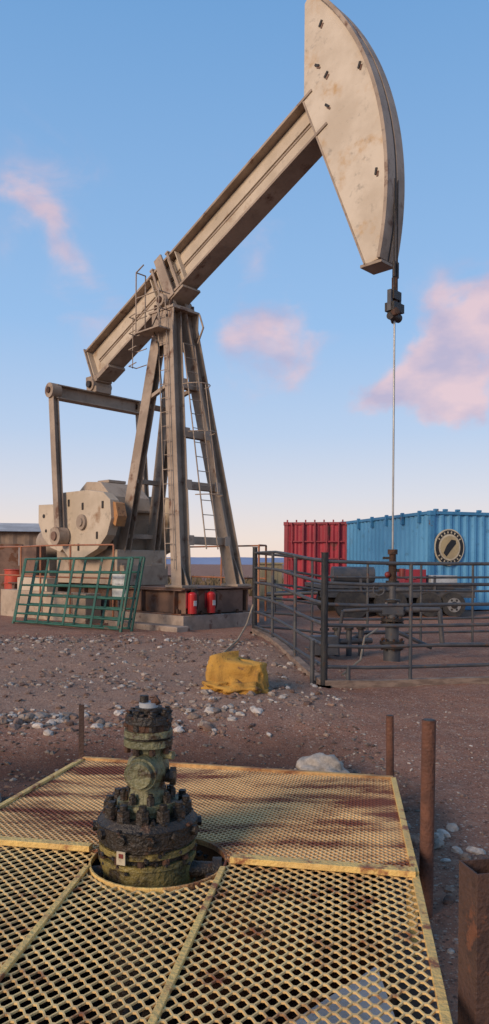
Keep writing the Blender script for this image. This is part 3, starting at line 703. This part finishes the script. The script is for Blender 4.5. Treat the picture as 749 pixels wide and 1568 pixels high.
b.tube([(0,.3,.7),(-1.2,1.1,.62),(0,1.9,.7)],.05,'dark'); b.cyl((-1.0,1.1,.1),(-1.0,1.1,.8),.04,'dark')
for x in(.05,1.0,1.9,2.9,3.9): b.bx(x-.03,x+.03,-.04,0,.75,1.15,'dark')
b.bx(1.3,3.7,-.12,.0,.93,.97,'dark')
b.obj('frame',E,bevel=.005); b=B()
for x in(.75,1.75,2.75,3.35):
    for y in(-.05,2.25):
        b.cyl((x,y-.12,.42),(x,y+.12,.42),.40 if x<2.7 else .30,'rubber',n=32); b.cyl((x,y-.135,.42),(x,y+.135,.42),.18,'rim' if x in(1.75,3.35) else 'rubber',n=24); b.cyl((x,y-.15,.42),(x,y+.15,.42),.09,'black',n=12)
        for i in range(6): b.cyl((x+.13*math.cos(i*1.047),y-.137,.42+.13*math.sin(i*1.047)),(x+.13*math.cos(i*1.047),y+.137,.42+.13*math.sin(i*1.047)),.03,'black',n=8)
b.obj('wheels',E,bevel=.02)
b=B(); b.cyl((.5,1,1.14),(1.6,1,1.14),.22,'dark'); b.bx(2.3,2.9,.6,1.2,.93,1.3,'redf'); b.bx(3.0,3.7,.5,1.3,.93,1.15,'grey'); b.obj('load',E,bevel=.01)
E=empty('storage_shed',(-11.2,24.0,0),(0,0,R(5))); b=B()
corr(b,(0,0),(4.6,0),.3,2.6,'shed',.5,.05); corr(b,(4.6,0),(4.6,3),.3,2.6,'shed',.5,.05); b.bx(.0,4.55,.06,3,.3,2.55,'shed')
b.add([(-.2,-.2,2.6),(4.8,-.2,2.6),(4.8,1.5,2.95),(-.2,1.5,2.95),(4.8,3.2,2.6),(-.2,3.2,2.6)],[(0,1,2,3),(3,2,4,5),(0,3,5),(1,4,2)],'roof')
b.bx(3.2,4.0,-.03,.0,.3,2.2,'brown'); b.bx(3.9,4.3,-.05,-.01,1.5,2.1,'roof'); b.obj('structure',E)
def drum(x,y,r=.27,H=.95):
    b=B(); z0=h(x,y); b.cyl((0,0,0),(0,0,H),r,'redor',n=32)
    for z in(.02,H/3,H*2/3,H-.02): b.ring((0,0,z),r+.005,.018,'redor',n=32)
    b.cyl((.12,.05,H),(.12,.05,H+.04),.04,'black'); b.obj('steel_drum',loc=(x,y,z0))
drum(-5.95,19.6,.30,1.1); drum(-5.45,20.1,.27,.95)
b=B(); pts=[(.16,13.8,.85),(.05,13.2,.55),(-.1,12.3,.36),(-.3,11.2,.28),(-.32,10.2,h(-.3,10.2)+.03),(-.2,9.4,h(-.2,9.4)+.05),(-.1,9.1,.35)]
b.tube(pts,.016,'rope'); b.obj('rope')
b=B(); b.tube([(1.3,9.9,.15),(1.6,10.3,.3),(1.75,10.9,.55),(2.1,11.8,.6)],.015,'rope'); b.obj('rope')
# hills
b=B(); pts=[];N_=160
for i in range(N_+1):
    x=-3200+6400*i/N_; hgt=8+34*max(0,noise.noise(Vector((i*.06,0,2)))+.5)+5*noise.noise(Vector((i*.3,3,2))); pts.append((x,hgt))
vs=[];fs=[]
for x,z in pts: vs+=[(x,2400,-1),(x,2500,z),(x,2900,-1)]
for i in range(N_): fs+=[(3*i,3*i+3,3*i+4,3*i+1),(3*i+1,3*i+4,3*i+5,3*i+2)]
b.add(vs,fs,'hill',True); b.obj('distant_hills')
b=B()
for i in range(900):
    y=random.uniform(30,60); x=random.uniform(-.45,.2)*y+random.uniform(-2,2)
    for j in range(5):
        a=random.random()*6.28; H=random.uniform(.15,.5); r=random.uniform(.05,.2); px_=x+random.uniform(-.3,.3)
        b.add([(px_+r*math.cos(a),y+r*math.sin(a),.25),(px_-r*math.cos(a),y-r*math.sin(a),.25),(px_+random.uniform(-.2,.2),y,.28+H)],[(0,1,2)],'scrub')
b.obj('dry_scrub')

# ---------------------------------------------------------------- world
w=bpy.data.worlds.new('World'); scene.world=w; w.use_nodes=True; n=w.node_tree.nodes;l=w.node_tree.links
bg=n['Background']; bg.inputs[1].default_value=1.0
sky=n.new('ShaderNodeTexSky'); sky.sky_type='NISHITA'; sky.sun_disc=False; sky.sun_elevation=R(18); sky.sun_rotation=R(222)
tc=n.new('ShaderNodeTexCoord'); sx=n.new('ShaderNodeSeparateXYZ'); l.new(tc.outputs['Generated'],sx.inputs[0])
rp=n.new('ShaderNodeValToRGB'); e=rp.color_ramp.elements
stops=[(0,(.90,.72,.62)),(.035,(.86,.74,.69)),(.09,(.70,.71,.79)),(.17,(.50,.63,.84)),(.30,(.32,.53,.84)),(.60,(.17,.37,.69)),(1,(.10,.25,.50))]
e[0].position=0;e[0].color=(*stops[0][1],1);e[1].position=1;e[1].color=(*stops[-1][1],1)
for p,cc in stops[1:-1]:
    q=e.new(p); q.color=(*cc,1)
l.new(sx.outputs[2],rp.inputs[0])
def vm(op,a,bv):
    x=n.new('ShaderNodeVectorMath');x.operation=op
    for i,q in enumerate((a,bv)):
        if isinstance(q,tuple): x.inputs[i].default_value=q
        elif q is not None: l.new(q,x.inputs[i])
    return x
def ma(op,a,bv):
    x=n.new('ShaderNodeMath');x.operation=op
    for i,q in enumerate((a,bv)):
        if isinstance(q,(int,float)): x.inputs[i].default_value=q
        else: l.new(q,x.inputs[i])
    return x.outputs[0]
tn=n.new('ShaderNodeTexNoise'); tn.inputs['Scale'].default_value=9; tn.inputs['Detail'].default_value=7;tn.inputs['Roughness'].default_value=.62;tn.inputs['Distortion'].default_value=.6
mp=n.new('ShaderNodeMapping'); mp.inputs['Scale'].default_value=(1,1,1.7); mp.inputs['Rotation'].default_value=(0,R(-25),0); l.new(tc.outputs['Generated'],mp.inputs[0]); l.new(mp.outputs[0],tn.inputs['Vector'])
# warp the direction so cloud banks get ragged outlines
tw=n.new('ShaderNodeTexNoise'); tw.inputs['Scale'].default_value=8; tw.inputs['Detail'].default_value=5; l.new(tc.outputs['Generated'],tw.inputs['Vector'])
wv=vm('SUBTRACT',tw.outputs['Color'],(.5,.5,.5)); ws=vm('SCALE',wv.outputs[0],None); ws.inputs['Scale'].default_value=.20
wd_=vm('ADD',tc.outputs['Generated'],None); l.new(ws.outputs[0],wd_.inputs[1])
tot=None
for (ax_,az_,rx,rz_,til,st) in((.29,.275,.15,.05,22,1.15),(.36,.34,.12,.075,25,1.15),(.20,.235,.07,.03,5,.8),(.035,.285,.045,.07,-22,.75),(.02,.40,.03,.09,25,.38),(-.28,.48,.07,.06,30,.46),(-.24,.41,.10,.03,-35,.36),(-.20,.34,.04,.08,15,.32)):
    dvec=Vector((ax_,1,az_)).normalized()
    s1=vm('SUBTRACT',wd_.outputs[0],tuple(dvec))
    rt=n.new('ShaderNodeVectorRotate'); rt.rotation_type='Y_AXIS'; rt.inputs['Angle'].default_value=R(til); l.new(s1.outputs[0],rt.inputs['Vector'])
    s2=vm('DIVIDE',rt.outputs[0],(rx,.3,rz_)); ln=n.new('ShaderNodeVectorMath');ln.operation='LENGTH'; l.new(s2.outputs[0],ln.inputs[0])
    mr=n.new('ShaderNodeMapRange'); mr.interpolation_type='SMOOTHSTEP'; mr.inputs[1].default_value=1.5; mr.inputs[2].default_value=0; l.new(ln.outputs['Value'],mr.inputs[0])
    q=ma('MULTIPLY',mr.outputs[0],st); tot=q if tot is None else ma('ADD',tot,q)
dn=ma('ADD',tot,ma('MULTIPLY',ma('SUBTRACT',tn.outputs[0],.5),2.0))
nm=n.new('ShaderNodeMapRange'); nm.interpolation_type='SMOOTHSTEP'; nm.inputs[1].default_value=.05; nm.inputs[2].default_value=1.1; l.new(dn,nm.inputs[0])
cl=ma('MULTIPLY',nm.outputs[0],ma('MINIMUM',ma('MULTIPLY',tot,1.6),.92))
tn2=n.new('ShaderNodeTexNoise'); tn2.inputs['Scale'].default_value=12; tn2.inputs['Detail'].default_value=6; l.new(mp.outputs[0],tn2.inputs['Vector'])
cm=n.new('ShaderNodeMix');cm.data_type='RGBA';cm.inputs[6].default_value=(.52,.46,.62,1);cm.inputs[7].default_value=(.82,.60,.64,1)
mr2=n.new('ShaderNodeMapRange');mr2.inputs[1].default_value=.36;mr2.inputs[2].default_value=.6;l.new(tn2.outputs[0],mr2.inputs[0]);l.new(mr2.outputs[0],cm.inputs[0])
fm=n.new('ShaderNodeMix');fm.data_type='RGBA';l.new(cl,fm.inputs[0]);l.new(rp.outputs[0],fm.inputs[6]);l.new(cm.outputs[2],fm.inputs[7])
sc1=vm('SCALE',sky.outputs[0],None); sc1.inputs['Scale'].default_value=.008
sc2=vm('SCALE',fm.outputs[2],None); sc2.inputs['Scale'].default_value=.95
l.new(vm('ADD',sc1.outputs[0],sc2.outputs[0]).outputs[0],bg.inputs[0])
sd=bpy.data.lights.new('sun','SUN'); sd.energy=3.0; sd.angle=R(20); sd.color=(1,.77,.56)
so=bpy.data.objects.new('sun',sd); C.collection.objects.link(so)
so.rotation_euler=Vector((-.67*math.cos(R(22)),-.74*math.cos(R(22)),math.sin(R(22)))).to_track_quat('Z','Y').to_euler()
cd=bpy.data.cameras.new('camera'); cd.sensor_fit='VERTICAL'; cd.sensor_height=24; cd.lens=24*1150/1568; cd.shift_y=80/1568; cd.clip_end=12000; cd.clip_start=.05
co=bpy.data.objects.new('camera',cd); C.collection.objects.link(co); co.location=(0,0,1.6); co.rotation_euler=(R(90),R(-.45),0); scene.camera=co
scene.view_settings.view_transform='Standard'; scene.view_settings.look='None'; scene.view_settings.exposure=0
